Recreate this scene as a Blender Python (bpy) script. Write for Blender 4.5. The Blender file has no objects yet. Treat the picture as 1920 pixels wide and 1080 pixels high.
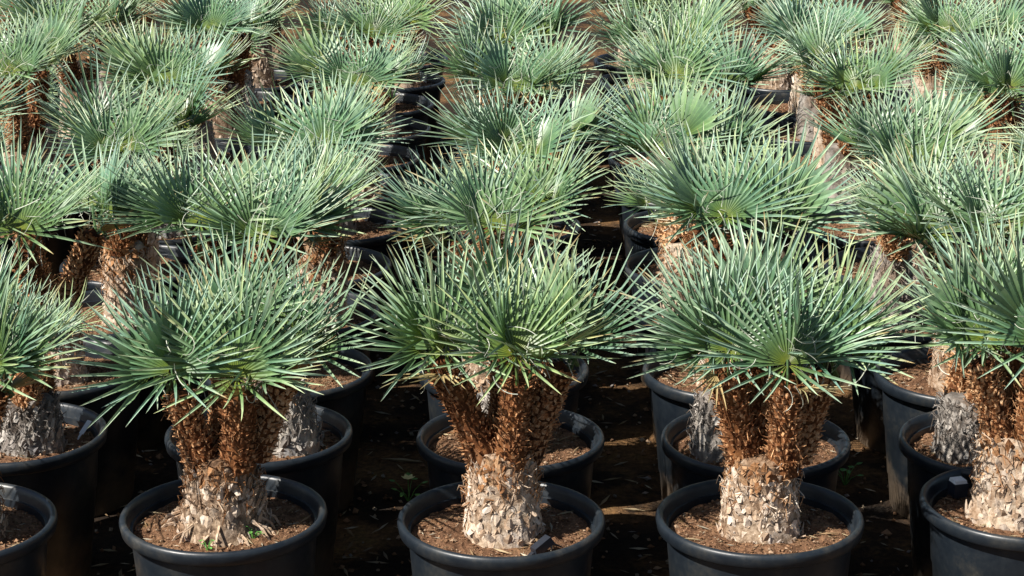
import bpy, math, random
from mathutils import Matrix, Vector, noise
PI = math.pi
sc = bpy.context.scene
col = sc.collection

# ------------------------------------------------------------------ camera
cam_d = bpy.data.cameras.new('camera')
cam = bpy.data.objects.new('camera', cam_d)
col.objects.link(cam)
cam.location = (0, 0, 2.42)
cam.rotation_euler = (math.radians(90 - 16.7), 0, math.radians(0.94))
cam_d.sensor_width = 36
cam_d.lens = 36 * 3960 / 1920
cam_d.clip_start = 0.1
cam_d.clip_end = 500
cam_d.dof.use_dof = False
sc.camera = cam

# ------------------------------------------------------------------ sky, sun, exposure
SUN_AZ = math.radians(237)      # compass direction the light comes from, 0 = +Y, clockwise
SUN_EL = math.radians(47)
w = bpy.data.worlds.new('World')
sc.world = w
w.use_nodes = True
nt = w.node_tree
sky = nt.nodes.new('ShaderNodeTexSky')
sky.sky_type = 'NISHITA'
sky.sun_disc = False
sky.sun_elevation = SUN_EL
sky.sun_rotation = SUN_AZ
bg = nt.nodes['Background']
nt.links.new(sky.outputs[0], bg.inputs[0])
bg.inputs[1].default_value = 0.05
sun_d = bpy.data.lights.new('sun', 'SUN')
sun_d.energy = 5.0
sun_d.angle = math.radians(0.5)
sun_d.color = (1.0, 0.95, 0.87)
sun = bpy.data.objects.new('sun', sun_d)
col.objects.link(sun)
to_sun = Vector((math.sin(SUN_AZ) * math.cos(SUN_EL), math.cos(SUN_AZ) * math.cos(SUN_EL), math.sin(SUN_EL)))
sun.rotation_euler = to_sun.to_track_quat('Z', 'Y').to_euler()
sun.location = to_sun * 20
sc.view_settings.view_transform = 'Standard'
sc.view_settings.look = 'None'
sc.view_settings.exposure = 0.8
sc.view_settings.gamma = 1.0
sc.cycles.max_bounces = 4
sc.cycles.diffuse_bounces = 2
sc.cycles.glossy_bounces = 2
sc.cycles.transmission_bounces = 3

# ------------------------------------------------------------------ materials
def mat(name):
    m = bpy.data.materials.new(name)
    m.use_nodes = True
    return m, m.node_tree.nodes, m.node_tree.links, m.node_tree.nodes['Principled BSDF']

def ramp(N, stops, interp='LINEAR'):
    r = N.new('ShaderNodeValToRGB')
    r.color_ramp.interpolation = interp
    e = r.color_ramp.elements
    e[0].position, e[0].color = stops[0][0], (*stops[0][1], 1)
    e[1].position, e[1].color = stops[1][0], (*stops[1][1], 1)
    for p, c in stops[2:]:
        x = e.new(p)
        x.color = (*c, 1)
    return r

def noise_tex(N, L, scale, detail=4, rough=0.6, coord='Object'):
    tc = N.new('ShaderNodeTexCoord')
    n = N.new('ShaderNodeTexNoise')
    n.inputs['Scale'].default_value = scale
    n.inputs['Detail'].default_value = detail
    n.inputs['Roughness'].default_value = rough
    L.new(tc.outputs[coord], n.inputs['Vector'])
    return n

def mix(N, L, fac, a, b, mode='MIX'):
    m = N.new('ShaderNodeMix')
    m.data_type = 'RGBA'
    m.blend_type = mode
    if isinstance(fac, float):
        m.inputs[0].default_value = fac
    else:
        L.new(fac, m.inputs[0])
    for i, v in ((6, a), (7, b)):
        if isinstance(v, tuple):
            m.inputs[i].default_value = (*v, 1)
        else:
            L.new(v, m.inputs[i])
    return m.outputs[2]

def bump(N, L, h, strength, dist, bsdf):
    b = N.new('ShaderNodeBump')
    b.inputs['Strength'].default_value = strength
    b.inputs['Distance'].default_value = dist
    L.new(h, b.inputs['Height'])
    L.new(b.outputs[0], bsdf.inputs['Normal'])

def m_leaf():
    m, N, L, P = mat('palm_leaf_wax')
    at = N.new('ShaderNodeAttribute')
    at.attribute_name = 'seg'
    sp = N.new('ShaderNodeSeparateColor')
    L.new(at.outputs['Color'], sp.inputs[0])
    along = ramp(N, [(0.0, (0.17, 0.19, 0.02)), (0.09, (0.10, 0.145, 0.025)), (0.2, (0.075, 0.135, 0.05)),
                     (0.40, (0.135, 0.235, 0.125)), (0.66, (0.29, 0.39, 0.28)), (1.0, (0.48, 0.56, 0.43))])  # greener hub and pale tips; hub zone darkened further for shade inside the crown
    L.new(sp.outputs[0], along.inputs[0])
    # bloom of wax differs from leaf to leaf
    oi = N.new('ShaderNodeObjectInfo')
    tint = ramp(N, [(0.0, (0.86, 0.98, 1.05)), (0.45, (1.0, 1.0, 0.97)), (0.85, (1.04, 1.03, 0.88)), (1.0, (1.14, 1.07, 0.76))])
    L.new(oi.outputs['Random'], tint.inputs[0])
    c = mix(N, L, 1.0, along.outputs[0], tint.outputs[0], 'MULTIPLY')
    seg = ramp(N, [(0.0, (0.72, 0.8, 0.82)), (0.5, (1.0, 1.0, 1.0)), (1.0, (1.25, 1.2, 1.1))])
    L.new(sp.outputs[1], seg.inputs[0])
    c = mix(N, L, 1.0, c, seg.outputs[0], 'MULTIPLY')
    n = noise_tex(N, L, 55, 3)
    nr = ramp(N, [(0.35, (0.82, 0.86, 0.9)), (0.65, (1.12, 1.1, 1.06))])
    L.new(n.outputs[0], nr.inputs[0])
    c = mix(N, L, 1.0, c, nr.outputs[0], 'MULTIPLY')
    c = mix(N, L, sp.outputs[2], c, (0.42, 0.30, 0.14))
    L.new(c, P.inputs['Base Color'])
    P.inputs['Roughness'].default_value = 0.41
    P.inputs['Specular IOR Level'].default_value = 0.55
    tr = N.new('ShaderNodeBsdfTranslucent')
    tc = mix(N, L, 1.0, c, (1.0, 1.15, 0.55), 'MULTIPLY')
    L.new(tc, tr.inputs[0])
    ms = N.new('ShaderNodeMixShader')
    ms.inputs[0].default_value = 0.08
    L.new(P.outputs[0], ms.inputs[1])
    L.new(tr.outputs[0], ms.inputs[2])
    L.new(ms.outputs[0], N['Material Output'].inputs[0])
    return m

def m_thread():
    m, N, L, P = mat('leaf_fibre')
    P.inputs['Base Color'].default_value = (0.42, 0.44, 0.36, 1)
    P.inputs['Roughness'].default_value = 0.6
    return m

def m_trunk(name, stops, scale, rnd=0.35, patch=True):
    m, N, L, P = mat(name)
    n = noise_tex(N, L, scale, 5, 0.65)
    r = ramp(N, stops)
    oi = N.new('ShaderNodeObjectInfo')
    mr = N.new('ShaderNodeMapRange')
    mr.inputs[1].default_value = 0
    mr.inputs[2].default_value = 1
    mr.inputs[3].default_value = -rnd / 2
    mr.inputs[4].default_value = rnd / 2
    L.new(oi.outputs['Random'], mr.inputs[0])
    ad = N.new('ShaderNodeMath')
    ad.operation = 'ADD'
    L.new(n.outputs[0], ad.inputs[0])
    L.new(mr.outputs[0], ad.inputs[1])
    L.new(ad.outputs[0], r.inputs[0])
    nb = noise_tex(N, L, 7, 3, 0.5, 'Object')
    rb = ramp(N, [(0.34, (0.62, 0.46, 0.34)), (0.47, (0.96, 0.9, 0.84)), (0.56, (1.08, 0.98, 0.86)), (0.68, (0.70, 0.70, 0.74))])
    L.new(nb.outputs[0], rb.inputs[0])
    L.new(mix(N, L, 0.9 if patch else 0.0, r.outputs[0], mix(N, L, 1.0, r.outputs[0], rb.outputs[0], 'MULTIPLY')), P.inputs['Base Color'])
    P.inputs['Roughness'].default_value = 0.85
    P.inputs['Specular IOR Level'].default_value = 0.15
    n2 = noise_tex(N, L, 160, 3)
    bump(N, L, n2.outputs[0], 0.6, 0.004, P)
    return m

def m_pot():
    m, N, L, P = mat('black_pot_plastic')
    n = noise_tex(N, L, 9, 6, 0.7, 'Object')
    oi = N.new('ShaderNodeObjectInfo')
    r = ramp(N, [(0.34, (0.007, 0.011, 0.017)), (0.5, (0.014, 0.019, 0.025)), (0.6, (0.03, 0.032, 0.033)), (0.72, (0.08, 0.074, 0.064))])
    L.new(n.outputs[0], r.inputs[0])
    # dried mud splashed up the foot of the pot
    tc = N.new('ShaderNodeTexCoord')
    sx = N.new('ShaderNodeSeparateXYZ')
    L.new(tc.outputs['Object'], sx.inputs[0])
    n3 = noise_tex(N, L, 6, 5, 0.7)
    ma = N.new('ShaderNodeMath'); ma.operation = 'MULTIPLY_ADD'
    L.new(n3.outputs[0], ma.inputs[0]); ma.inputs[1].default_value = 0.5
    ma.inputs[2].default_value = -0.13
    su = N.new('ShaderNodeMath'); su.operation = 'SUBTRACT'
    L.new(ma.outputs[0], su.inputs[0]); L.new(sx.outputs[2], su.inputs[1])
    mr = N.new('ShaderNodeMapRange')
    mr.inputs[1].default_value = -0.03; mr.inputs[2].default_value = 0.09
    mr.inputs[3].default_value = 0.0; mr.inputs[4].default_value = 0.75
    L.new(su.outputs[0], mr.inputs[0])
    c = mix(N, L, mr.outputs[0], r.outputs[0], (0.17, 0.125, 0.085))
    L.new(c, P.inputs['Base Color'])
    rr = N.new('ShaderNodeMapRange')
    rr.inputs[3].default_value = 0.25; rr.inputs[4].default_value = 0.55
    n2 = noise_tex(N, L, 40, 4)
    L.new(n2.outputs[0], rr.inputs[0])
    L.new(rr.outputs[0], P.inputs['Roughness'])
    bump(N, L, n2.outputs[0], 0.12, 0.003, P)
    return m

def m_soil():
    m, N, L, P = mat('potting_soil')
    n = noise_tex(N, L, 14, 6, 0.7)
    n2 = noise_tex(N, L, 130, 4, 0.7)
    r = ramp(N, [(0.32, (0.07, 0.038, 0.022)), (0.45, (0.16, 0.085, 0.048)), (0.55, (0.23, 0.13, 0.075)), (0.63, (0.18, 0.105, 0.055)), (0.72, (0.11, 0.09, 0.03))])
    L.new(n.outputs[0], r.inputs[0])
    r2 = ramp(N, [(0.3, (0.35, 0.33, 0.32)), (0.5, (1, 1, 1)), (0.72, (1.5, 1.45, 1.4))])
    L.new(n2.outputs[0], r2.inputs[0])
    c = mix(N, L, 1.0, r.outputs[0], r2.outputs[0], 'MULTIPLY')
    L.new(c, P.inputs['Base Color'])
    P.inputs['Roughness'].default_value = 0.95
    P.inputs['Specular IOR Level'].default_value = 0.1
    bump(N, L, n2.outputs[0], 0.9, 0.012, P)
    return m

def m_crumb():
    m, N, L, P = mat('soil_crumb')
    at = N.new('ShaderNodeAttribute')
    at.attribute_name = 'seg'
    L.new(at.outputs['Color'], P.inputs['Base Color'])
    P.inputs['Roughness'].default_value = 0.9
    P.inputs['Specular IOR Level'].default_value = 0.15
    return m

def m_ground():
    m, N, L, P = mat('nursery_ground')
    n = noise_tex(N, L, 2.2, 6, 0.65)
    n2 = noise_tex(N, L, 60, 5, 0.7)
    r = ramp(N, [(0.36, (0.014, 0.011, 0.009)), (0.50, (0.04, 0.025, 0.015)), (0.62, (0.19, 0.105, 0.046)), (0.76, (0.18, 0.13, 0.04))])  # brown soil patches, brightened to stand in for sunlit strips
    L.new(n.outputs[0], r.inputs[0])
    r2 = ramp(N, [(0.3, (0.4, 0.38, 0.36)), (0.52, (1, 1, 1)), (0.75, (1.8, 1.7, 1.5))])
    L.new(n2.outputs[0], r2.inputs[0])
    c = mix(N, L, 1.0, r.outputs[0], r2.outputs[0], 'MULTIPLY')
    L.new(c, P.inputs['Base Color'])
    P.inputs['Roughness'].default_value = 0.95
    P.inputs['Specular IOR Level'].default_value = 0.15
    bump(N, L, n2.outputs[0], 0.9, 0.02, P)
    return m

def m_plain(name, c, rough=0.5, nscale=30, var=0.2):
    m, N, L, P = mat(name)
    n = noise_tex(N, L, nscale, 3)
    r = ramp(N, [(0.3, tuple(x * (1 - var) for x in c)), (0.7, tuple(min(1, x * (1 + var)) for x in c))])
    L.new(n.outputs[0], r.inputs[0])
    L.new(r.outputs[0], P.inputs['Base Color'])
    P.inputs['Roughness'].default_value = rough
    return m

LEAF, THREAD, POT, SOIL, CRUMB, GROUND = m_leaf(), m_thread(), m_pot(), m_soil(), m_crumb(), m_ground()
PALE = m_trunk('pale_trunk_bark', [(0.3, (0.08, 0.055, 0.038)), (0.45, (0.22, 0.165, 0.12)), (0.58, (0.38, 0.31, 0.24)), (0.75, (0.52, 0.46, 0.39))], 55)  # crevice shade between the scales put into the darker core colour
SHADE_GREY = m_trunk('shade_grey_bark', [(0.28, (0.09, 0.085, 0.08)), (0.5, (0.24, 0.23, 0.22)), (0.75, (0.42, 0.41, 0.39))], 22)  # shade under the front crowns put into the colour; elsewhere a random tone
SCALE_PALE = m_trunk('pale_leaf_base', [(0.15, (0.24, 0.16, 0.105)), (0.38, (0.46, 0.36, 0.27)), (0.58, (0.58, 0.50, 0.42)), (0.85, (0.70, 0.66, 0.60))], 45, 0.5)
SCALE_SHADE_GREY = m_trunk('shade_grey_leaf_base', [(0.2, (0.13, 0.12, 0.115)), (0.5, (0.30, 0.29, 0.28)), (0.85, (0.5, 0.49, 0.47))], 30, 0.55)  # scales to match, the same shade toned into the grey
RUST = m_trunk('rusty_stem_fibre', [(0.3, (0.045, 0.018, 0.008)), (0.5, (0.11, 0.045, 0.018)), (0.7, (0.20, 0.09, 0.035))], 40, 0.2)  # core colour darkened so the gaps between stem scales look shaded
RUST_SCALE = m_trunk('rusty_leaf_base', [(0.32, (0.07, 0.03, 0.014)), (0.44, (0.28, 0.13, 0.06)), (0.54, (0.52, 0.31, 0.165)), (0.66, (0.70, 0.53, 0.35))], 85, 0.15)

# ------------------------------------------------------------------ mesh helpers
def mesh(name, verts, faces, material, seg=None, smooth=False):
    me = bpy.data.meshes.new(name)
    me.from_pydata(verts, [], faces)
    me.materials.append(material)
    if seg is not None:
        a = me.color_attributes.new('seg', 'FLOAT_COLOR', 'POINT')
        flat = []
        for s in seg:
            flat += [s[0], s[1], s[2], 1.0]
        a.data.foreach_set('color', flat)
    if smooth:
        me.polygons.foreach_set('use_smooth', [True] * len(me.polygons))
    me.update()
    return me

def ob(name, me, parent=None, m=None):
    o = bpy.data.objects.new(name, me)
    col.objects.link(o)
    if parent:
        o.parent = parent
    if m is not None:
        o.matrix_basis = m
    return o

def tag(o, label=None, cat=None, group=None, kind=None):
    for k, v in (('label', label), ('category', cat), ('group', group), ('kind', kind)):
        if v:
            o[k] = v
    return o

def lathe(profile, n, wob=0.0, seed=0):
    V, F = [], []
    for i, (r, z) in enumerate(profile):
        for k in range(n):
            a = 2 * PI * k / n
            rr = r
            if wob:
                rr = r * (1 + wob * noise.noise(Vector((math.cos(a) * 1.3 + seed * 7, math.sin(a) * 1.3, z * 6 + seed))))
            V.append((rr * math.cos(a), rr * math.sin(a), z))
    for i in range(len(profile) - 1):
        for k in range(n):
            k2 = (k + 1) % n
            F.append((i * n + k, i * n + k2, (i + 1) * n + k2, (i + 1) * n + k))
    return V, F

def tube(V, F, pts, radii, sides=4):
    b0 = len(V)
    for i, p in enumerate(pts):
        d = (pts[min(i + 1, len(pts) - 1)] - pts[max(i - 1, 0)]).normalized()
        u = d.orthogonal().normalized()
        v = d.cross(u)
        for k in range(sides):
            a = 2 * PI * k / sides
            V.append(tuple(p + (u * math.cos(a) + v * math.sin(a)) * radii[i]))
    for i in range(len(pts) - 1):
        for k in range(sides):
            k2 = (k + 1) % sides
            F.append((b0 + i * sides + k, b0 + i * sides + k2, b0 + (i + 1) * sides + k2, b0 + (i + 1) * sides + k))

# ------------------------------------------------------------------ ground (structure)
gv, gf = [], []
GN = 2
for (x, y) in ((-60, -40), (60, -40), (60, 120), (-60, 120)):
    gv.append((x, y, 0))
g = ob('ground', mesh('ground', gv, [(0, 1, 2, 3)], GROUND))
tag(g, kind='structure')

# ------------------------------------------------------------------ fan leaf
def leaf_mesh(seed, Ln, n, half_deg, cup=10, dry=0.12, lower=4, split=0.42, dead=False):
    """n folded segments fused near the stalk over +-half_deg, then a few free ones folded down and forward"""
    R = random.Random(seed)
    V, F, S = [], [], []
    dth = math.radians(2 * half_deg) / n
    segs = [(-math.radians(half_deg) + (i + 0.5) * dth, dth, split, 0.0) for i in range(n)]
    for sg in (-1, 1):
        th = math.radians(half_deg)
        for k in range(lower):
            dl = math.radians(R.uniform(14, 26))
            th += dl
            if th > math.radians(172):
                break
            segs.append((sg * th, dth * 1.05, 0.17, (k + 1) / lower))
    for (th, dt, sp, low) in segs:
        q = abs(th) / math.radians(half_deg)
        ln = Ln * (1.0 - 0.10 * min(q, 1.0) ** 2 - 0.36 * low) * R.uniform(0.93, 1.03)
        thj = th + R.uniform(-0.16, 0.16) * dt * (1 + 2 * low)
        psi0 = math.radians(cup + 5 * math.sin(th * 2 + seed) + 38 * low)
        psi1 = psi0 + math.radians(R.uniform(-5, 5) * (1 + low))
        bend = R.uniform(-0.03, 0.05) * ln + (R.uniform(0.15, 0.4) * ln * R.choice((-1, 1)) if R.random() < 0.05 else 0)
        side = R.uniform(-0.03, 0.03) * ln
        isdry = R.random() < dry
        rseg = R.random()
        b = len(V)
        wS = 0.40 * Ln * math.tan(dt / 2)
        stat = [0.03, sp * 0.5, sp, sp + (1 - sp) * 0.35, sp + (1 - sp) * 0.68, sp + (1 - sp) * 0.9, 1.0]
        wrel = [None, None, None, 0.80, 0.56, 0.27, 0.03]
        for j, t in enumerate(stat):
            r = t * (ln if t > sp else Ln)
            k = max(0.0, (t - sp) / (1 - sp))
            a = th + (thj - th) * k
            psi = psi0 + (psi1 - psi0) * k
            d = Vector((math.sin(a) * math.cos(psi), math.cos(a) * math.cos(psi), math.sin(psi)))
            s = Vector((math.cos(a), -math.sin(a), 0))
            nn = d.cross(s)
            if nn.z < 0:
                nn = -nn
            c = d * r - nn * (bend * k * k) + s * (side * k * k)
            if wrel[j] is None:
                hw = r * math.tan(dt / 2) * math.cos(psi) * (1.0 if low == 0 else 1.3)
                fold = 0.5
            else:
                hw = wS * wrel[j] * 0.57
                fold = 0.9
            dr = 0.0
            if isdry and t > 0.7:
                dr = min(1.0, (t - 0.7) * 3.5)
            elif t > 0.97:
                dr = 0.3
            if dead:
                dr = 0.55 + 0.4 * rseg
            V.append(tuple(c - s * hw)); V.append(tuple(c - nn * hw * fold)); V.append(tuple(c + s * hw))
            for e in range(3):
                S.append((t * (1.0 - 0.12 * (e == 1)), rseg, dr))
        for j in range(len(stat) - 1):
            o = b + j * 3
            F.append((o, o + 1, o + 4, o + 3)); F.append((o + 1, o + 2, o + 5, o + 4))
    b = len(V)
    pts = [Vector((0, 0.012, 0.001)), Vector((0, -0.025, -0.01)), Vector((0, -0.06, -0.032)), Vector((0, -0.09, -0.062))]
    tube(V, F, pts, [0.004, 0.004, 0.0045, 0.006], 5)
    for k in range(len(V) - b):
        S.append((0.22, 0.6, 0.0))
    return mesh('fan_leaf', V, F, LEAF, S)

LEAVES = []
for i in range(12):
    R = random.Random(500 + i)
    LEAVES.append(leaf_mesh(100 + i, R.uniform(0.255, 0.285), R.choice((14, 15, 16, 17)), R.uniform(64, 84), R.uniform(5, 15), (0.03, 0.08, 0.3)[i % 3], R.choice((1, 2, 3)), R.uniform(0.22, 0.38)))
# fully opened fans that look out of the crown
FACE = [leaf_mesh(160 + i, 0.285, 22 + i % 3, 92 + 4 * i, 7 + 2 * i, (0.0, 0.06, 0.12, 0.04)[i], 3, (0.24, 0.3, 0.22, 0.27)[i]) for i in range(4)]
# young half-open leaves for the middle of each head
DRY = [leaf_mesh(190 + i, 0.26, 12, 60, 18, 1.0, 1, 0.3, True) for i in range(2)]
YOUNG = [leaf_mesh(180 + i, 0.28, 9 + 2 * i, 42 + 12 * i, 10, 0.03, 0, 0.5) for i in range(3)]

# ------------------------------------------------------------------ curly fibre threads
def thread_mesh(seed):
    R = random.Random(seed)
    V, F = [], []
    for i in range(26):
        a = R.uniform(0, 2 * PI); el = R.uniform(0.0, 1.3)
        p = Vector((math.cos(a) * math.sin(el), math.sin(a) * math.sin(el), math.cos(el))) * R.uniform(0.06, 0.19)
        d = Vector((R.uniform(-1, 1), R.uniform(-1, 1), R.uniform(-1, 0.6))).normalized()
        ax = Vector((R.uniform(-1, 1), R.uniform(-1, 1), R.uniform(-1, 1))).normalized()
        pts = [p.copy()]
        cur = R.uniform(0.1, 0.55) * R.choice((-1, 1))
        for k in range(7):
            p = p + d * 0.011
            d = Matrix.Rotation(cur, 3, ax) @ d
            pts.append(p.copy())
        r = R.uniform(0.0007, 0.0012)
        tube(V, F, pts, [r] * len(pts), 3)
    return mesh('fibre_threads', V, F, THREAD)
THREADS = [thread_mesh(40 + i) for i in range(4)]

# ------------------------------------------------------------------ woody leaf bases
def boot(V, F, R, base, out, up, wd, ln, thick=0.3, o0=0.08, o1=0.34):
    """a curved wedge: two rings and a blunt tip"""
    tang = up.cross(out).normalized()
    b = len(V)
    tipw = R.uniform(0.08, 0.5)
    sk = R.uniform(-0.3, 0.3)
    k1 = base + up * ln * 0.55 + out * ln * 0.10 + tang * wd * sk * 0.4
    k2 = base + up * ln * 0.92 + out * ln * R.uniform(o0, o1) + tang * wd * sk
    th = wd * thick
    for c, wv, t in ((base, wd, th), (k1, wd * 0.8, th * 0.8), (k2, wd * tipw, th * 0.3)):
        V += [tuple(c - tang * wv / 2 - out * t * 0.6), tuple(c + out * t * 0.7), tuple(c + tang * wv / 2 - out * t * 0.6), tuple(c - out * t * 1.1)]
    for i in (0, 4):
        for k in range(4):
            k2_ = (k + 1) % 4
            F.append((b + i + k, b + i + k2_, b + i + 4 + k2_, b + i + 4 + k))
    F.append((b + 8, b + 9, b + 10, b + 11))

def boot_mesh(seed, m):
    R = random.Random(seed)
    V, F = [], []
    boot(V, F, R, Vector((0, 0, 0)), Vector((1, 0, 0)), Vector((0, 0, 1)), R.uniform(0.020, 0.033), R.uniform(0.024, 0.040), 0.16)
    return mesh('leaf_base', V, F, m)
SCALE_BROWN = m_trunk('brown_leaf_base', [(0.2, (0.14, 0.06, 0.025)), (0.5, (0.36, 0.20, 0.10)), (0.85, (0.56, 0.40, 0.26))], 40, 0.5)
BROWN_BOOTS = [boot_mesh(80 + i, SCALE_BROWN) for i in range(6)]
BOOTS = {id(PALE): [boot_mesh(60 + i, SCALE_PALE) for i in range(8)], id(SHADE_GREY): [boot_mesh(60 + i, SCALE_SHADE_GREY) for i in range(8)]}

def trunk_profile(h, r0, r1):
    return [(r0 * 1.18, -0.02), (r0 * 1.1, 0.012), (r0, 0.04), (r0 * 0.55 + r1 * 0.45, h * 0.5), (r1, h * 0.8), (r1 * 0.96, h), (r1 * 0.80, h + 0.010), (0.002, h + 0.014)]

def prof_r(pr, z):
    for (ra, za), (rb, zb) in zip(pr, pr[1:]):
        if za <= z <= zb:
            return ra + (rb - ra) * (z - za) / (zb - za)
    return pr[-1][0]

def resample(pr, step=0.012):
    out = []
    z = pr[0][1]
    while z < pr[-3][1]:
        out.append((prof_r(pr, z), z)); z += step
    return out + pr[-3:]

def boot_spots(pr, h, R, rows, per):
    res = []
    for i in range(rows):
        z = 0.005 + (h - 0.01) * i / (rows - 1)
        for k in range(per):
            a = 2 * PI * (k + 0.5 * (i % 2)) / per + R.uniform(-0.13, 0.13)
            zz = max(0.0, z + R.uniform(-0.007, 0.007))
            res.append((a, zz, prof_r(pr, zz)))
    return res

def trunk_mesh(seed, h, r0, r1, m):
    pr = trunk_profile(h, r0, r1)
    V, F = lathe(resample(pr), 28, 0.16, seed)
    return mesh('trunk', V, F, m), pr

def trunk_scales_joined(pr, h, seed, m, rows=10, per=16):
    R = random.Random(seed)
    V, F = [], []
    for (a, z, r) in boot_spots(pr, h, R, rows, per):
        out = Vector((math.cos(a), math.sin(a), 0))
        up = (Vector((0, 0, 1)) * R.choice((1, -1)) + Vector((-math.sin(a), math.cos(a), 0)) * R.uniform(-0.4, 0.4)).normalized()
        boot(V, F, R, out * r * 0.97 + Vector((0, 0, z)), out, up, R.uniform(0.018, 0.032), R.uniform(0.02, 0.036), 0.22)
    return mesh('leaf_bases', V, F, SCALE_PALE if m is PALE else SCALE_SHADE_GREY)

def trunk_fringe(pr, h, seed, m):
    """small broken scales and hanging fibres that fill the gaps, browner towards the stems"""
    R = random.Random(seed + 9)
    V, F = [], []
    me_faces = []
    def wob(a, z):
        return 1 + 0.16 * noise.noise(Vector((math.cos(a) * 1.3 + seed * 7, math.sin(a) * 1.3, z * 6 + seed)))
    idx = []
    for i in range(420):
        a = R.uniform(0, 2 * PI); z = h * R.random()
        out = Vector((math.cos(a), math.sin(a), 0)); t = Vector((-out.y, out.x, 0))
        up = (Vector((0, 0, 1)) * R.choice((1, -1)) + t * R.uniform(-0.8, 0.8)).normalized()
        f0 = len(F)
        boot(V, F, R, out * prof_r(pr, z) * wob(a, z) * 0.98 + Vector((0, 0, z)), out, up, R.uniform(0.007, 0.015), R.uniform(0.010, 0.022), 0.25, 0.1, 0.5)
        idx += [1 if m is PALE and R.random() < (z / h - 0.55) * 2.2 else 0] * (len(F) - f0)
    for i in range(150):
        a = R.uniform(0, 2 * PI); z = h * (0.45 + 0.58 * R.random())
        out = Vector((math.cos(a), math.sin(a), 0)); t = Vector((-out.y, out.x, 0))
        p0 = out * prof_r(pr, min(z, h)) * wob(a, z) + Vector((0, 0, z))
        p1 = p0 + out * R.uniform(0.006, 0.02) + t * R.uniform(-0.02, 0.02) + Vector((0, 0, R.uniform(-0.02, 0.02)))
        p2 = p1 + out * R.uniform(-0.012, 0.008) + t * R.uniform(-0.012, 0.012) + Vector((0, 0, R.uniform(-0.03, 0.0)))
        f0 = len(F)
        tube(V, F, [p0, p1, p2], [0.0016, 0.0014, 0.0008], 3)
        idx += [R.choice((0, 1, 1)) if m is PALE else 0] * (len(F) - f0)
    me = mesh('trunk_fringe', V, F, SCALE_PALE if m is PALE else SCALE_SHADE_GREY)
    me.materials.append(SCALE_BROWN)
    me.polygons.foreach_set('material_index', idx)
    return me

def root_mesh(seed, r0):
    R = random.Random(seed)
    V, F = [], []
    for i in range(26):
        a = R.uniform(0, 2 * PI)
        o = Vector((math.cos(a), math.sin(a), 0)); t = Vector((-o.y, o.x, 0))
        ln = R.uniform(0.02, 0.06); sd = R.uniform(-0.03, 0.03); z0 = R.uniform(0.015, 0.05)
        pts = [o * r0 * 0.97 + Vector((0, 0, z0)), o * (r0 * 1.05 + ln * 0.5) + t * sd * 0.5 + Vector((0, 0, z0 * 0.7)), o * (r0 * 1.08 + ln) + t * sd + Vector((0, 0, -0.012))]
        tube(V, F, pts, [0.004, 0.0035, 0.002], 4)
    return mesh('roots', V, F, SCALE_PALE)

# stems along z, dense small spiky leaf bases
_stems = {}
def stem_mesh(variant, length):
    """stem core and its scales, cut to length in steps of 2 cm"""
    n = max(3, int(round(length / 0.02)))
    key = (variant, n)
    if key in _stems:
        return _stems[key]
    seed = 700 + variant
    R = random.Random(seed)
    H = n * 0.02
    pr = [(0.042, -0.03), (0.040, 0.0), (0.033, H * 0.35), (0.036, H * 0.7), (0.035, H - 0.02), (0.025, H + 0.005), (0.002, H + 0.02)]
    V, F = lathe(pr, 16, 0.18, seed)
    st = mesh('stem', V, F, RUST)
    V, F = [], []
    rows, per = n + 6, 16
    for i in range(rows):
        z = -0.022 + (H + 0.012) * i / (rows - 1)
        for k in range(per):
            a = 2 * PI * (k + 0.5 * (i % 2)) / per + R.uniform(-0.12, 0.12)
            out = Vector((math.cos(a), math.sin(a), 0))
            up = (Vector((0, 0, 1)) + Vector((-math.sin(a), math.cos(a), 0)) * R.uniform(-0.35, 0.35)).normalized()
            zz = z + R.uniform(-0.005, 0.005)
            boot(V, F, R, out * prof_r(pr, min(H, max(-0.029, zz))) * 0.97 + Vector((0, 0, zz)), out, up, R.uniform(0.012, 0.018), R.uniform(0.014, 0.023), 0.34, 0.35, 0.85)
    # loose fibres
    for i in range(40):
        a = R.uniform(0, 2 * PI); z = R.uniform(-0.02, H)
        o = Vector((math.cos(a), math.sin(a), 0)); t = Vector((-o.y, o.x, 0))
        p0 = o * 0.035 + Vector((0, 0, z)); p1 = p0 + o * R.uniform(0.006, 0.02) + t * R.uniform(-0.02, 0.02) + Vector((0, 0, R.uniform(-0.02, 0.03)))
        p2 = p1 + o * R.uniform(-0.005, 0.012) + Vector((0, 0, R.uniform(-0.02, 0.02)))
        tube(V, F, [p0, p1, p2], [0.0012, 0.0011, 0.0006], 3)
    _stems[key] = (st, mesh('stem_scales', V, F, RUST_SCALE))
    return _stems[key]

# ------------------------------------------------------------------ pots and soil
PR = 0.42
def pot_meshes():
    body = [(0.0, 0.012), (0.175, 0.012), (0.183, 0.0), (0.187, 0.008), (0.196, 0.1), (0.199, 0.104), (0.213, 0.25), (0.216, 0.254), (0.2265, 0.385),
            (0.2267, 0.3885), (0.2205, 0.3885), (0.213, 0.30), (0.19, 0.10), (0.0, 0.10)]
    V, F = lathe(body, 72)
    b = mesh('pot', V, F, POT, smooth=True)
    rim = []
    # skirt outside, rolled top, inner lip
    for (r, z) in ((0.2275, 0.386), (0.2445, 0.3845), (0.2485, 0.388), (0.2505, 0.400), (0.2522, 0.408), (0.2505, 0.4155), (0.2465, 0.4195),
                   (0.2415, 0.4205), (0.2365, 0.4185), (0.233, 0.413), (0.2305, 0.404), (0.2275, 0.392), (0.2215, 0.37)):
        rim.append((r, z))
    V, F = lathe(rim, 96)
    r = mesh('rim', V, F, POT, smooth=True)
    return b, r
POT_B, POT_R = pot_meshes()
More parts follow.
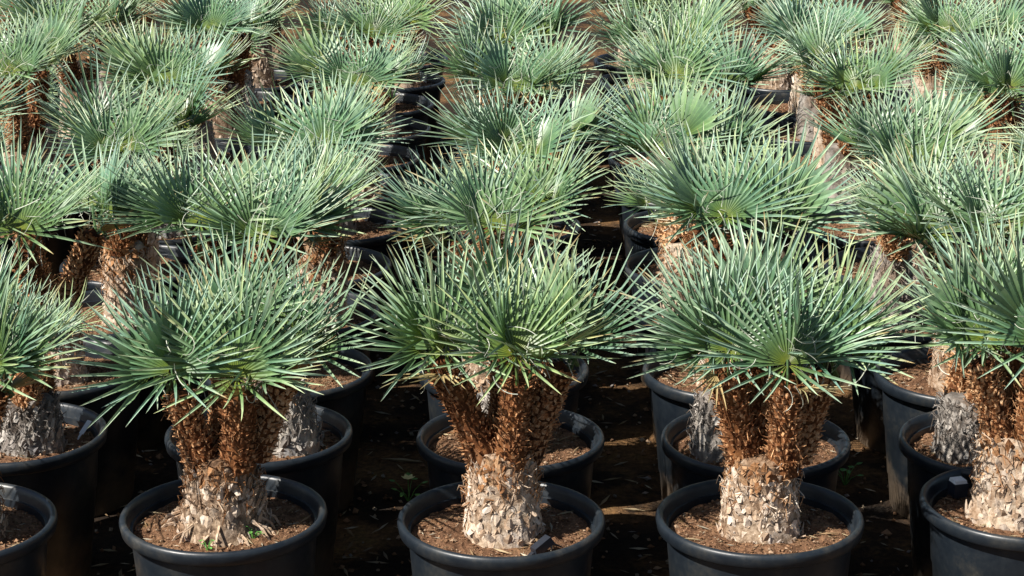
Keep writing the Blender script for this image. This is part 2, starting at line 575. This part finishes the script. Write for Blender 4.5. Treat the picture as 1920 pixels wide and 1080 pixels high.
try:
    for me in (POT_B,):
        me.set_sharp_from_angle(angle=math.radians(35))
except Exception:
    pass
SOILZ = 0.372
def soil_mesh(seed):
    V, F = [(0, 0, 0.012)], []
    nr, na = 18, 56
    for i in range(1, nr + 1):
        r = 0.2195 * i / nr
        for k in range(na):
            a = 2 * PI * k / na
            x, y = r * math.cos(a), r * math.sin(a)
            z = 0.012 * (1 - (r / 0.22) ** 2) + 0.010 * noise.noise(Vector((x * 9, y * 9, seed))) + 0.007 * noise.noise(Vector((x * 34, y * 34, seed + 5))) + 0.005 * noise.noise(Vector((x * 90, y * 90, seed + 9)))
            V.append((x, y, z))
    for k in range(na):
        F.append((0, 1 + k, 1 + (k + 1) % na))
    for i in range(nr - 1):
        for k in range(na):
            k2 = (k + 1) % na
            F.append((1 + i * na + k, 1 + i * na + na + k, 1 + i * na + na + k2, 1 + i * na + k2))
    me = mesh('soil', V, F, SOIL)
    R = random.Random(seed)
    CV, CF, CS = [], [], []
    for q in range(900):
        r = 0.212 * math.sqrt(R.random()); a = R.uniform(0, 2 * PI)
        x, y = r * math.cos(a), r * math.sin(a)
        z = 0.012 * (1 - (r / 0.22) ** 2) + 0.010 * noise.noise(Vector((x * 9, y * 9, seed))) + 0.003
        chip(CV, CF, CS, R, x, y, z, R.uniform(0.002, 0.0055) * (2 if R.random() < 0.05 else 1), R.random() < 0.1)
    for q in range(9):
        r = 0.2 * math.sqrt(R.random()); a = R.uniform(0, 2 * PI)
        chip(CV, CF, CS, R, r * math.cos(a), r * math.sin(a), 0.012 * (1 - (r / 0.22) ** 2) + 0.006, R.uniform(0.005, 0.011), True)
    return me, mesh('soil_crumbs', CV, CF, CRUMB, CS)

def chip(V, F, S, R, x, y, z, s, straw, base=None):
    b = len(V)
    M = Matrix.Rotation(R.uniform(0, 2 * PI), 3, 'Z') @ Matrix.Rotation(R.uniform(-0.5, 0.5), 3, 'X')
    if straw:
        dims = (s * 3.2, s * 0.45, s * 0.3)
        c = R.choice(((0.42, 0.33, 0.2), (0.5, 0.44, 0.33), (0.3, 0.2, 0.11)))
    else:
        dims = (s, s * R.uniform(0.5, 1), s * R.uniform(0.4, 0.8))
        c = R.choice(((0.28, 0.15, 0.08), (0.19, 0.10, 0.05), (0.36, 0.21, 0.12), (0.10, 0.055, 0.03), (0.31, 0.18, 0.10), (0.42, 0.29, 0.19)))
    if base:
        c = base
    k = R.uniform(0.5, 0.95)
    for (sx, sy, sz) in ((1, 0, 0), (-1, 0, 0), (0, 1, 0), (0, -1, 0), (0, 0, 1), (0, 0, -1)):
        p = M @ Vector((sx * dims[0] * R.uniform(0.7, 1.1), sy * dims[1] * R.uniform(0.7, 1.1), sz * dims[2]))
        V.append((x + p.x, y + p.y, z + p.z))
        S.append((c[0] * k, c[1] * k, c[2] * k))
    for (i, j) in ((0, 2), (2, 1), (1, 3), (3, 0)):
        F.append((b + i, b + j, b + 4)); F.append((b + j, b + i, b + 5))
SOILS = [soil_mesh(11 + i) for i in range(4)]

# ------------------------------------------------------------------ potted palm
def direction(az, e):
    return Vector((math.sin(e) * math.cos(az), math.sin(e) * math.sin(az), math.cos(e)))

def put_leaf(par, R, top, az, e, p, scale, meshes, shift=Vector((0, 0, 0)), twist=0.3, face_sun=0.75):
    ax = direction(az, e)
    hub = top + direction(az, e * 0.85) * p + shift
    Z = direction(az, e - PI / 2) * 1.0
    X = ax.cross(Z).normalized()
    Z = X.cross(ax).normalized()
    # blades turn their upper face to the southern light
    Zl = Z + Vector((-0.2, -1.0, 0.25)) * (face_sun if e < 1.0 else 0.12)
    Z = (Zl - ax * Zl.dot(ax)).normalized()
    X = ax.cross(Z).normalized()
    rot = Matrix((X, ax, Z)).transposed()
    rot = rot @ Matrix.Rotation(R.uniform(-twist, twist), 3, 'Y')
    M = Matrix.Translation(hub) @ rot.to_4x4() @ Matrix.Diagonal((scale, scale, scale, 1))
    return ob('leaf', R.choice(meshes), par, M)

def potted_palm(x, y, label, seed, heads, trunk=(0.0, 0.0, 0.2, 0.1, 0.085), bark=PALE, detail=False, leaf_scale=1.0, n_leaf=4, roots=False, flat=0.0, fringe=True):
    R = random.Random(seed)
    root = ob('potted_palm', None, None, Matrix.Translation((x, y, 0)))
    root.empty_display_size = 0.1
    tag(root, label, 'potted palm', 'fan palms standing in nursery rows')
    sp = Matrix.Rotation(R.uniform(0, 2 * PI), 4, 'Z') @ Matrix.Rotation(R.uniform(-0.012, 0.012), 4, 'X')
    pot = ob('pot', POT_B, root, sp)
    ob('rim', POT_R, pot)
    s_me, c_me = R.choice(SOILS)
    soil = ob('soil', s_me, root, Matrix.Translation((0, 0, SOILZ)) @ Matrix.Rotation(R.uniform(0, 6.28), 4, 'Z'))
    tag(ob('soil_crumbs', c_me, soil), kind='stuff')
    tx, ty, h, r0, r1 = trunk
    tm, pr = trunk_mesh(seed, h, r0, r1, bark)
    tr = ob('trunk', tm, root, Matrix.Translation((tx, ty, SOILZ)))
    if fringe:
        tag(ob('bark_fringe', trunk_fringe(pr, h, seed, bark), tr), kind='stuff')
    if detail:
        for (a, z, r) in boot_spots(pr, h, R, min(14, max(9, int(h / 0.0125))), 20):
            wob = 1 + 0.16 * noise.noise(Vector((math.cos(a) * 1.3 + seed * 7, math.sin(a) * 1.3, z * 6 + seed)))
            fl = R.random() < 0.55
            M = Matrix.Translation((math.cos(a) * r * wob * 0.975, math.sin(a) * r * wob * 0.975, z)) @ Matrix.Rotation(a, 4, 'Z') @ Matrix.Rotation(R.uniform(-0.45, 0.45) + (PI if fl else 0), 4, 'X') @ Matrix.Rotation(R.uniform(-0.15, 0.2), 4, 'Y')
            bz = z / h
            brown = bark is PALE and R.random() < (bz - 0.62) * 2.6
            ob('leaf_base', R.choice(BROWN_BOOTS if brown else BOOTS[id(bark)]), tr, M @ Matrix.Diagonal((R.uniform(0.8, 1.25), R.uniform(0.7, 1.15), R.uniform(0.6, 1.15), 1)))
    else:
        tag(ob('leaf_bases', trunk_scales_joined(pr, h, seed, bark), tr), kind='stuff')
    if roots:
        tag(ob('roots', root_mesh(seed, r0), tr), kind='stuff')
    for hd in heads:
        a0, a1 = Vector(hd[0]), Vector(hd[1])
        face = hd[2] if len(hd) > 2 else False
        d = a1 - a0
        q = d.to_track_quat('Z', 'Y').to_matrix()
        if d.length < 0.06:
            a1 = a0 + d.normalized() * 0.06
        st, scl = stem_mesh(R.randrange(4), d.length)
        th = R.uniform(0.9, 1.06)
        M = Matrix.Translation(a0 + Vector((0, 0, SOILZ))) @ q.to_4x4() @ Matrix.Rotation(R.uniform(0, 6.28), 4, 'Z') @ Matrix.Scale(th, 4)
        stem = ob('stem', st, root, M)
        inv = M.inverted()
        tag(ob('stem_scales', scl, stem), kind='stuff')
        top = a1 + Vector((0, 0, SOILZ))
        oaz = math.atan2(a1.y - ty, a1.x - tx)
        spread = math.hypot(a1.x - tx, a1.y - ty)
        made = []
        # (azimuth from the stem's outward side, tilt from upright, stalk length), uppermost first
        plan = [(R.uniform(-50, 50), R.uniform(6, 18), R.uniform(0.06, 0.10)), (R.uniform(-30, 30), R.uniform(50, 62), R.uniform(0.07, 0.10)),
                (R.uniform(55, 95), R.uniform(28, 46), R.uniform(0.07, 0.10)), (R.uniform(-95, -55), R.uniform(28, 46), R.uniform(0.07, 0.10)),
                (R.uniform(-25, 25), R.uniform(34, 46), R.uniform(0.06, 0.11)), (R.uniform(100, 260), R.uniform(20, 40), R.uniform(0.07, 0.11)),
                (R.uniform(-120, 120), R.uniform(62, 86), R.uniform(0.06, 0.1)), (R.uniform(-120, 120), R.uniform(10, 60), R.uniform(0.06, 0.12))]
        for i in range(n_leaf):
            da, e, p = plan[i]
            az = oaz + math.radians(da)
            e = math.radians(min(e + flat * (1 - e / 90), 80))
            # leaves on the aisle side have been trimmed: what grew there is turned to the flank
            if math.sin(az) < -0.55 and 0.25 < e:
                az = math.radians(R.uniform(-8, 28)) if math.cos(az) > 0 else math.radians(R.uniform(152, 188))
            made.append(put_leaf(stem, R, top, az, e, p, leaf_scale * R.uniform(0.88, 1.05), YOUNG if i == 0 and R.random() < 0.4 else LEAVES))
        if face:
            made.append(put_leaf(stem, R, top, PI / 2 + R.uniform(-0.3, 0.3), math.radians(R.uniform(14, 30) + flat * 0.6), 0.068, leaf_scale * R.uniform(0.95, 1.05), FACE, Vector((0, -0.055, 0)), 0.15))
        if R.random() < 0.4:
            made.append(put_leaf(stem, R, top, oaz + R.uniform(-1.5, 1.5), math.radians(R.uniform(70, 115)), 0.03, leaf_scale * R.uniform(0.5, 0.75), DRY, twist=0.6))
        for o in made:
            o.matrix_basis = inv @ o.matrix_basis
        tag(ob('leaf_threads', R.choice(THREADS), stem, inv @ Matrix.Translation(top) @ Matrix.Rotation(R.uniform(0, 6), 4, 'Z')), kind='stuff')
    return root

T = True
# front row, from the left
potted_palm(-1.434, 4.70, 'fan palm at the left edge of the front row, its pot cut by the frame', 1,
            [((0.05, -0.03, 0.195), (0.135, -0.04, 0.380), T), ((-0.06, 0, 0.195), (-0.11, 0.01, 0.390)), ((0.02, 0.06, 0.195), (0.05, 0.11, 0.410))],
            (0.03, 0, 0.19, 0.09, 0.078), detail=True, leaf_scale=0.95)
potted_palm(-0.78, 4.766, 'front row fan palm with short flared trunk, two rusty stems and loose roots', 2,
            [((-0.05, -0.02, 0.205), (-0.092, -0.035, 0.365), T), ((0.045, -0.03, 0.205), (0.055, -0.055, 0.360), T), ((0.08, 0.04, 0.205), (0.15, 0.05, 0.385)), ((-0.01, 0.07, 0.205), (0.01, 0.12, 0.435))],
            (-0.005, 0, 0.19, 0.104, 0.080), detail=True, leaf_scale=0.95, roots=True)
potted_palm(-0.104, 4.741, 'front row centre fan palm with three rust brown stems spread above one pale trunk', 3,
            [((-0.045, 0, 0.225), (-0.13, 0.0, 0.420), T), ((0.025, -0.035, 0.225), (0.04, -0.055, 0.425), T), ((0.065, 0.02, 0.225), (0.135, 0.025, 0.410)), ((0, 0.06, 0.235), (0.01, 0.13, 0.450))],
            (0.005, 0, 0.215, 0.09, 0.08), detail=True, leaf_scale=0.95)
potted_palm(0.527, 4.764, 'front row fan palm on a broad pale scaly trunk, right of the centre one', 4,
            [((-0.05, 0, 0.215), (-0.098, -0.01, 0.415), T), ((0.045, -0.035, 0.205), (0.043, -0.06, 0.400), T), ((0.085, 0.02, 0.215), (0.14, 0.04, 0.395)), ((-0.01, 0.06, 0.215), (-0.01, 0.115, 0.455))],
            (0.0, 0, 0.2, 0.092, 0.08), detail=True, leaf_scale=0.95)
potted_palm(1.184, 4.863, 'fan palm at the right edge of the front row, beside a small black dripper', 5,
            [((-0.075, -0.01, 0.235), (-0.13, 0.0, 0.410), T), ((-0.01, -0.04, 0.235), (-0.005, -0.055, 0.420), T), ((0.05, 0.04, 0.235), (0.1, 0.06, 0.410)), ((-0.04, 0.07, 0.235), (-0.04, 0.13, 0.450))],
            (-0.035, 0, 0.22, 0.096, 0.082), detail=True, leaf_scale=0.95)

def auto_heads(R, tx, ty, h, n, top_z, spread, face=True):
    hs = []
    a0 = R.uniform(-0.5, 0.5)
    for i in range(n):
        a = -PI / 2 + a0 + 2 * PI * i / n + R.uniform(-0.25, 0.25)
        s = spread * R.uniform(0.75, 1.15)
        fr = math.sin(a) < 0.2
        z1 = top_z * R.uniform(0.93, 1.06)
        hs.append(((tx + math.cos(a) * 0.05, ty + math.sin(a) * 0.05, h + 0.015), (tx + math.cos(a) * s, ty + math.sin(a) * s, z1), face and fr))
    return hs

ORD = ['front', 'second', 'third', 'fourth', 'fifth', 'sixth', 'seventh', 'eighth', 'ninth', 'tenth', 'eleventh', 'twelfth', 'thirteenth']
LINE = {-5: 'five lines left of the centre palm', -4: 'four lines left of the centre palm', -3: 'three lines left of the centre palm', -2: 'two lines left of the centre palm', -1: 'one line left of the centre palm',
        0: 'in line behind the centre palm', 1: 'one line right of the centre palm', 2: 'two lines right of the centre palm', 3: 'three lines right of the centre palm', 4: 'four lines right of the centre palm'}
# trunk shift, crown shift, height change and bark tone where the photograph shows them: (row, line): (trunk dx, top dz, bark, spread)
SPEC = {
    (1, -2): (0.05, 0.0, SHADE_GREY), (1, -1): (0.07, 0.0, SHADE_GREY), (1, 0): (0.0, 0.0, SHADE_GREY), (1, 1): (-0.085, 0.0, SHADE_GREY), (1, 2): (-0.065, 0.03, SHADE_GREY),  # second row: grey tone stands for shade under the front crowns
    (2, -2): (-0.02, 0.03, PALE), (2, -1): (-0.09, 0.0, PALE), (2, 0): (-0.03, 0.02, PALE), (2, 1): (0.0, 0.03, PALE), (2, 2): (0.0, 0.0, PALE),
    (3, -2): (0.085, 0.0, PALE), (3, -1): (0.075, 0.0, PALE), (3, 0): (-0.05, -0.02, PALE), (3, 1): (-0.10, -0.02, PALE), (3, 2): (-0.10, 0.0, SHADE_GREY),
}
ROW_DY = 0.547
for row in range(1, 12):
    y0 = 4.766 + ROW_DY * row - 0.012
    for ln in range(-5, 5):
        R = random.Random(row * 100 + ln * 7 + 3)
        x = -0.108 + 0.655 * ln + R.uniform(-0.018, 0.018) - (0.005 * max(0, row - 1) if ln > 0 else 0.0)
        y = y0 + R.uniform(-0.02, 0.02)
        # leave out what the photograph shows nothing of
        half = 0.2424 * (y + 0.4) + 0.45
        cx = -0.0164 * y
        if abs(x - cx) > half:
            continue
        dx, dz, bark = SPEC.get((row, ln), (R.uniform(-0.05, 0.05), R.uniform(-0.03, 0.03), R.choice((PALE, PALE, SHADE_GREY))))
        tall = row % 2 == 0
        if tall:
            h = R.uniform(0.20, 0.26)
            top = 0.43 + dz + R.uniform(-0.03, 0.02)
            heads = auto_heads(R, dx, 0, h, 3 if row > 2 else R.choice((3, 4)), top, R.uniform(0.12, 0.15) if row == 2 else R.uniform(0.11, 0.14))
            lab = 'tall silvery fan palm, %s row, %s'
            nl, lsc = 4, R.uniform(0.9, 1.0) * (1.0 if row == 2 else 0.97)
        else:
            if row == 1:
                h, top, nh, spd = R.uniform(0.13, 0.17), 0.235 + dz, 2, 0.06
            elif row == 3:
                h, top, nh, spd = R.uniform(0.24, 0.27), (0.37 if ln == -1 else 0.33) + dz, 2, 0.065
            else:
                h, top, nh, spd = R.uniform(0.15, 0.19), 0.25 + dz, 2, 0.06
            heads = auto_heads(R, dx, 0.02, h, nh, top, spd)
            lab = 'short crowded fan palm, %s row, %s'
            nl, lsc = {1: (3, 0.55), 3: (4, 0.74 if ln == -1 else 0.6)}.get(row, (3, 0.58))
        potted_palm(x, y, lab % (ORD[row], LINE[ln]), 1000 + row * 20 + ln, heads, (dx, 0, h, R.uniform(0.08, 0.092) * (0.84 if row == 3 else 1), R.uniform(0.068, 0.08) * (0.84 if row == 3 else 1)), bark,
                    detail=(row == 1 and abs(ln) <= 2) or (row == 3 and ln in (-2, -1)), fringe=row <= 3, leaf_scale=lsc, n_leaf=nl, flat=28 if tall else 20)

# ------------------------------------------------------------------ litter on the ground between the pots
R = random.Random(77)
V, F, S = [], [], []
for i in range(8000):
    y = 4.3 + 5.0 * R.random() ** 1.3
    x = R.uniform(-1, 1) * (0.25 * y + 0.6)
    pale = R.random() < 0.25
    chip(V, F, S, R, x, y, 0.006, R.uniform(0.004, 0.013) * (1.7 if R.random() < 0.06 else 1), R.random() < 0.3, R.choice(((0.35, 0.28, 0.2), (0.3, 0.27, 0.25), (0.42, 0.36, 0.28))) if pale else None)
tag(ob('ground_litter', mesh('ground_litter', V, F, CRUMB, S)), 'brown and pale chips strewn on the dark ground between pots', 'litter', kind='stuff')

# ------------------------------------------------------------------ small things in and between the pots
BLACKP = m_plain('black_tag_plastic', (0.02, 0.024, 0.034), 0.35)
WHITEP = m_plain('white_tag_plastic', (0.75, 0.76, 0.78), 0.45, 30, 0.06)
WEED = m_plain('weed_green', (0.10, 0.26, 0.05), 0.5)
PETAL = m_plain('pale_yellow_petal', (0.75, 0.72, 0.35), 0.6)

def box(V, F, c, d, M=None, taper=1.0):
    b = len(V)
    for (sx, sy, sz) in ((-1, -1, -1), (1, -1, -1), (1, 1, -1), (-1, 1, -1), (-1, -1, 1), (1, -1, 1), (1, 1, 1), (-1, 1, 1)):
        k = taper if sz > 0 else 1.0
        p = Vector((sx * d[0] * k / 2, sy * d[1] * k / 2, sz * d[2] / 2))
        if M is not None:
            p = M @ p
        V.append(tuple(p + Vector(c)))
    for f in ((0, 3, 2, 1), (4, 5, 6, 7), (0, 1, 5, 4), (1, 2, 6, 5), (2, 3, 7, 6), (3, 0, 4, 7)):
        F.append(tuple(b + i for i in f))

# black dripper clip lying in the centre front pot
t = ob('dripper_clip', None, None, Matrix.Translation((0.0, 4.625, 0.382)) @ Matrix.Rotation(math.radians(38), 4, 'Z') @ Matrix.Rotation(math.radians(-24), 4, 'Y'))
tag(t, 'small black plastic clip lying on the soil of the centre front pot', 'irrigation clip')
V, F = [], []; box(V, F, (0, 0, 0.016), (0.058, 0.024, 0.022), None, 0.86); ob('body', mesh('body', V, F, BLACKP), t)
V, F = [], []; box(V, F, (-0.036, 0, 0.012), (0.018, 0.012, 0.012), None, 0.8); ob('nozzle', mesh('nozzle', V, F, BLACKP), t)
V, F = [], []; tube(V, F, [Vector((0.02, 0, 0.006)), Vector((0.035, 0, -0.01)), Vector((0.05, 0, -0.03))], [0.004, 0.003, 0.001], 6); ob('spike', mesh('spike', V, F, BLACKP), t)

# square dripper with a white cap in the right front pot
t = ob('dripper', None, None, Matrix.Translation((1.046, 4.99, 0.375)) @ Matrix.Rotation(math.radians(18), 4, 'Z'))
tag(t, 'small square black dripper with white cap in the rightmost front pot', 'dripper')
V, F = [], []; box(V, F, (0, 0, 0.024), (0.036, 0.036, 0.036), None, 1.06); ob('body', mesh('body', V, F, BLACKP), t)
V, F = [], []; box(V, F, (0, 0, 0.046), (0.034, 0.034, 0.008), None, 0.9); ob('cap', mesh('cap', V, F, WHITEP), t)
V, F = [], []; tube(V, F, [Vector((0, 0, 0.008)), Vector((0, 0, -0.03))], [0.005, 0.002], 6); ob('stake', mesh('stake', V, F, BLACKP), t)

# white tag pushed into the soil by the rim, second row at the left
t = ob('plant_tag', None, None, Matrix.Translation((-1.27, 5.36, 0.375)) @ Matrix.Rotation(math.radians(-35), 4, 'Z') @ Matrix.Rotation(math.radians(-50), 4, 'X'))
tag(t, 'narrow white plant tag stuck by the rim of the left second row pot', 'plant tag')
V, F = [], []; box(V, F, (0, 0, 0.042), (0.016, 0.0016, 0.044)); ob('tag_blade', mesh('tag_blade', V, F, WHITEP), t)
V, F = [], []; box(V, F, (0, 0, 0.0), (0.007, 0.0014, 0.045)); ob('tag_stake', mesh('tag_stake', V, F, WHITEP), t)

def weed(x, y, z, label, seed, n, size, flower=False):
    R = random.Random(seed)
    t = ob('weed', None, None, Matrix.Translation((x, y, z)))
    tag(t, label, 'weed')
    V, F = [], []
    lv = []
    for i in range(n):
        a = i * 2.4 + R.uniform(-0.4, 0.4); hh = size * R.uniform(0.4, 1.0); rr = size * R.uniform(0.25, 0.7)
        p = Vector((math.cos(a) * rr, math.sin(a) * rr, hh))
        tube(V, F, [Vector((0, 0, -0.005)), p * 0.5 + Vector((0, 0, hh * 0.15)), p], [0.0018, 0.0015, 0.001], 4)
        lv.append((p, a))
    ob('stem', mesh('weed_stem', V, F, WEED), t)
    for (p, a) in lv:
        V, F = [], []
        L_ = size * R.uniform(0.3, 0.45)
        ax = Vector((math.cos(a), math.sin(a), R.uniform(-0.3, 0.4))).normalized(); sd = Vector((-math.sin(a), math.cos(a), 0))
        up = ax.cross(sd)
        mid = [p + ax * L_ * k - up * 0.1 * L_ * math.sin(k * PI) for k in (0, 0.3, 0.65, 1.0)]
        wd = [0.02, 0.34, 0.30, 0.03]
        for q in range(4):
            V += [tuple(mid[q] - sd * L_ * wd[q] + up * L_ * wd[q] * 0.35), tuple(mid[q]), tuple(mid[q] + sd * L_ * wd[q] + up * L_ * wd[q] * 0.35)]
        for q in range(3):
            o = q * 3
            F += [(o, o + 1, o + 4, o + 3), (o + 1, o + 2, o + 5, o + 4)]
        ob('leaf', mesh('weed_leaf', V, F, WEED), t)
    if flower:
        V, F = [], []
        for k in range(6):
            a = k * PI / 3
            o = Vector((math.cos(a), math.sin(a), 0.5)); sd = Vector((-math.sin(a), math.cos(a), 0))
            c = Vector((0, 0, size * 1.05))
            b = len(V)
            V += [tuple(c), tuple(c + o * 0.012 - sd * 0.008), tuple(c + o * 0.022), tuple(c + o * 0.012 + sd * 0.008)]
            F.append((b, b + 1, b + 2, b + 3))
        fl = ob('flower', mesh('flower', V, F, PETAL), t)
        V, F = [], []; tube(V, F, [Vector((0, 0, 0)), Vector((0, 0, size * 1.05))], [0.002, 0.0015], 4)
        ob('flower_stalk', mesh('flower_stalk', V, F, WEED), t)
weed(-0.405, 5.85, 0, 'small weed with a pale yellow flower on the ground left of the centre pots', 5, 7, 0.065, True)
weed(0.915, 6.0, 0, 'low green weed on the ground between the two right front pots', 6, 8, 0.07)
weed(-0.70, 4.69, 0.378, 'tiny green seedling in the soil right of the flared front trunk', 7, 6, 0.035)
weed(-0.80, 4.62, 0.378, 'tiny pale green sprout in front of the flared trunk with loose roots', 8, 5, 0.03)
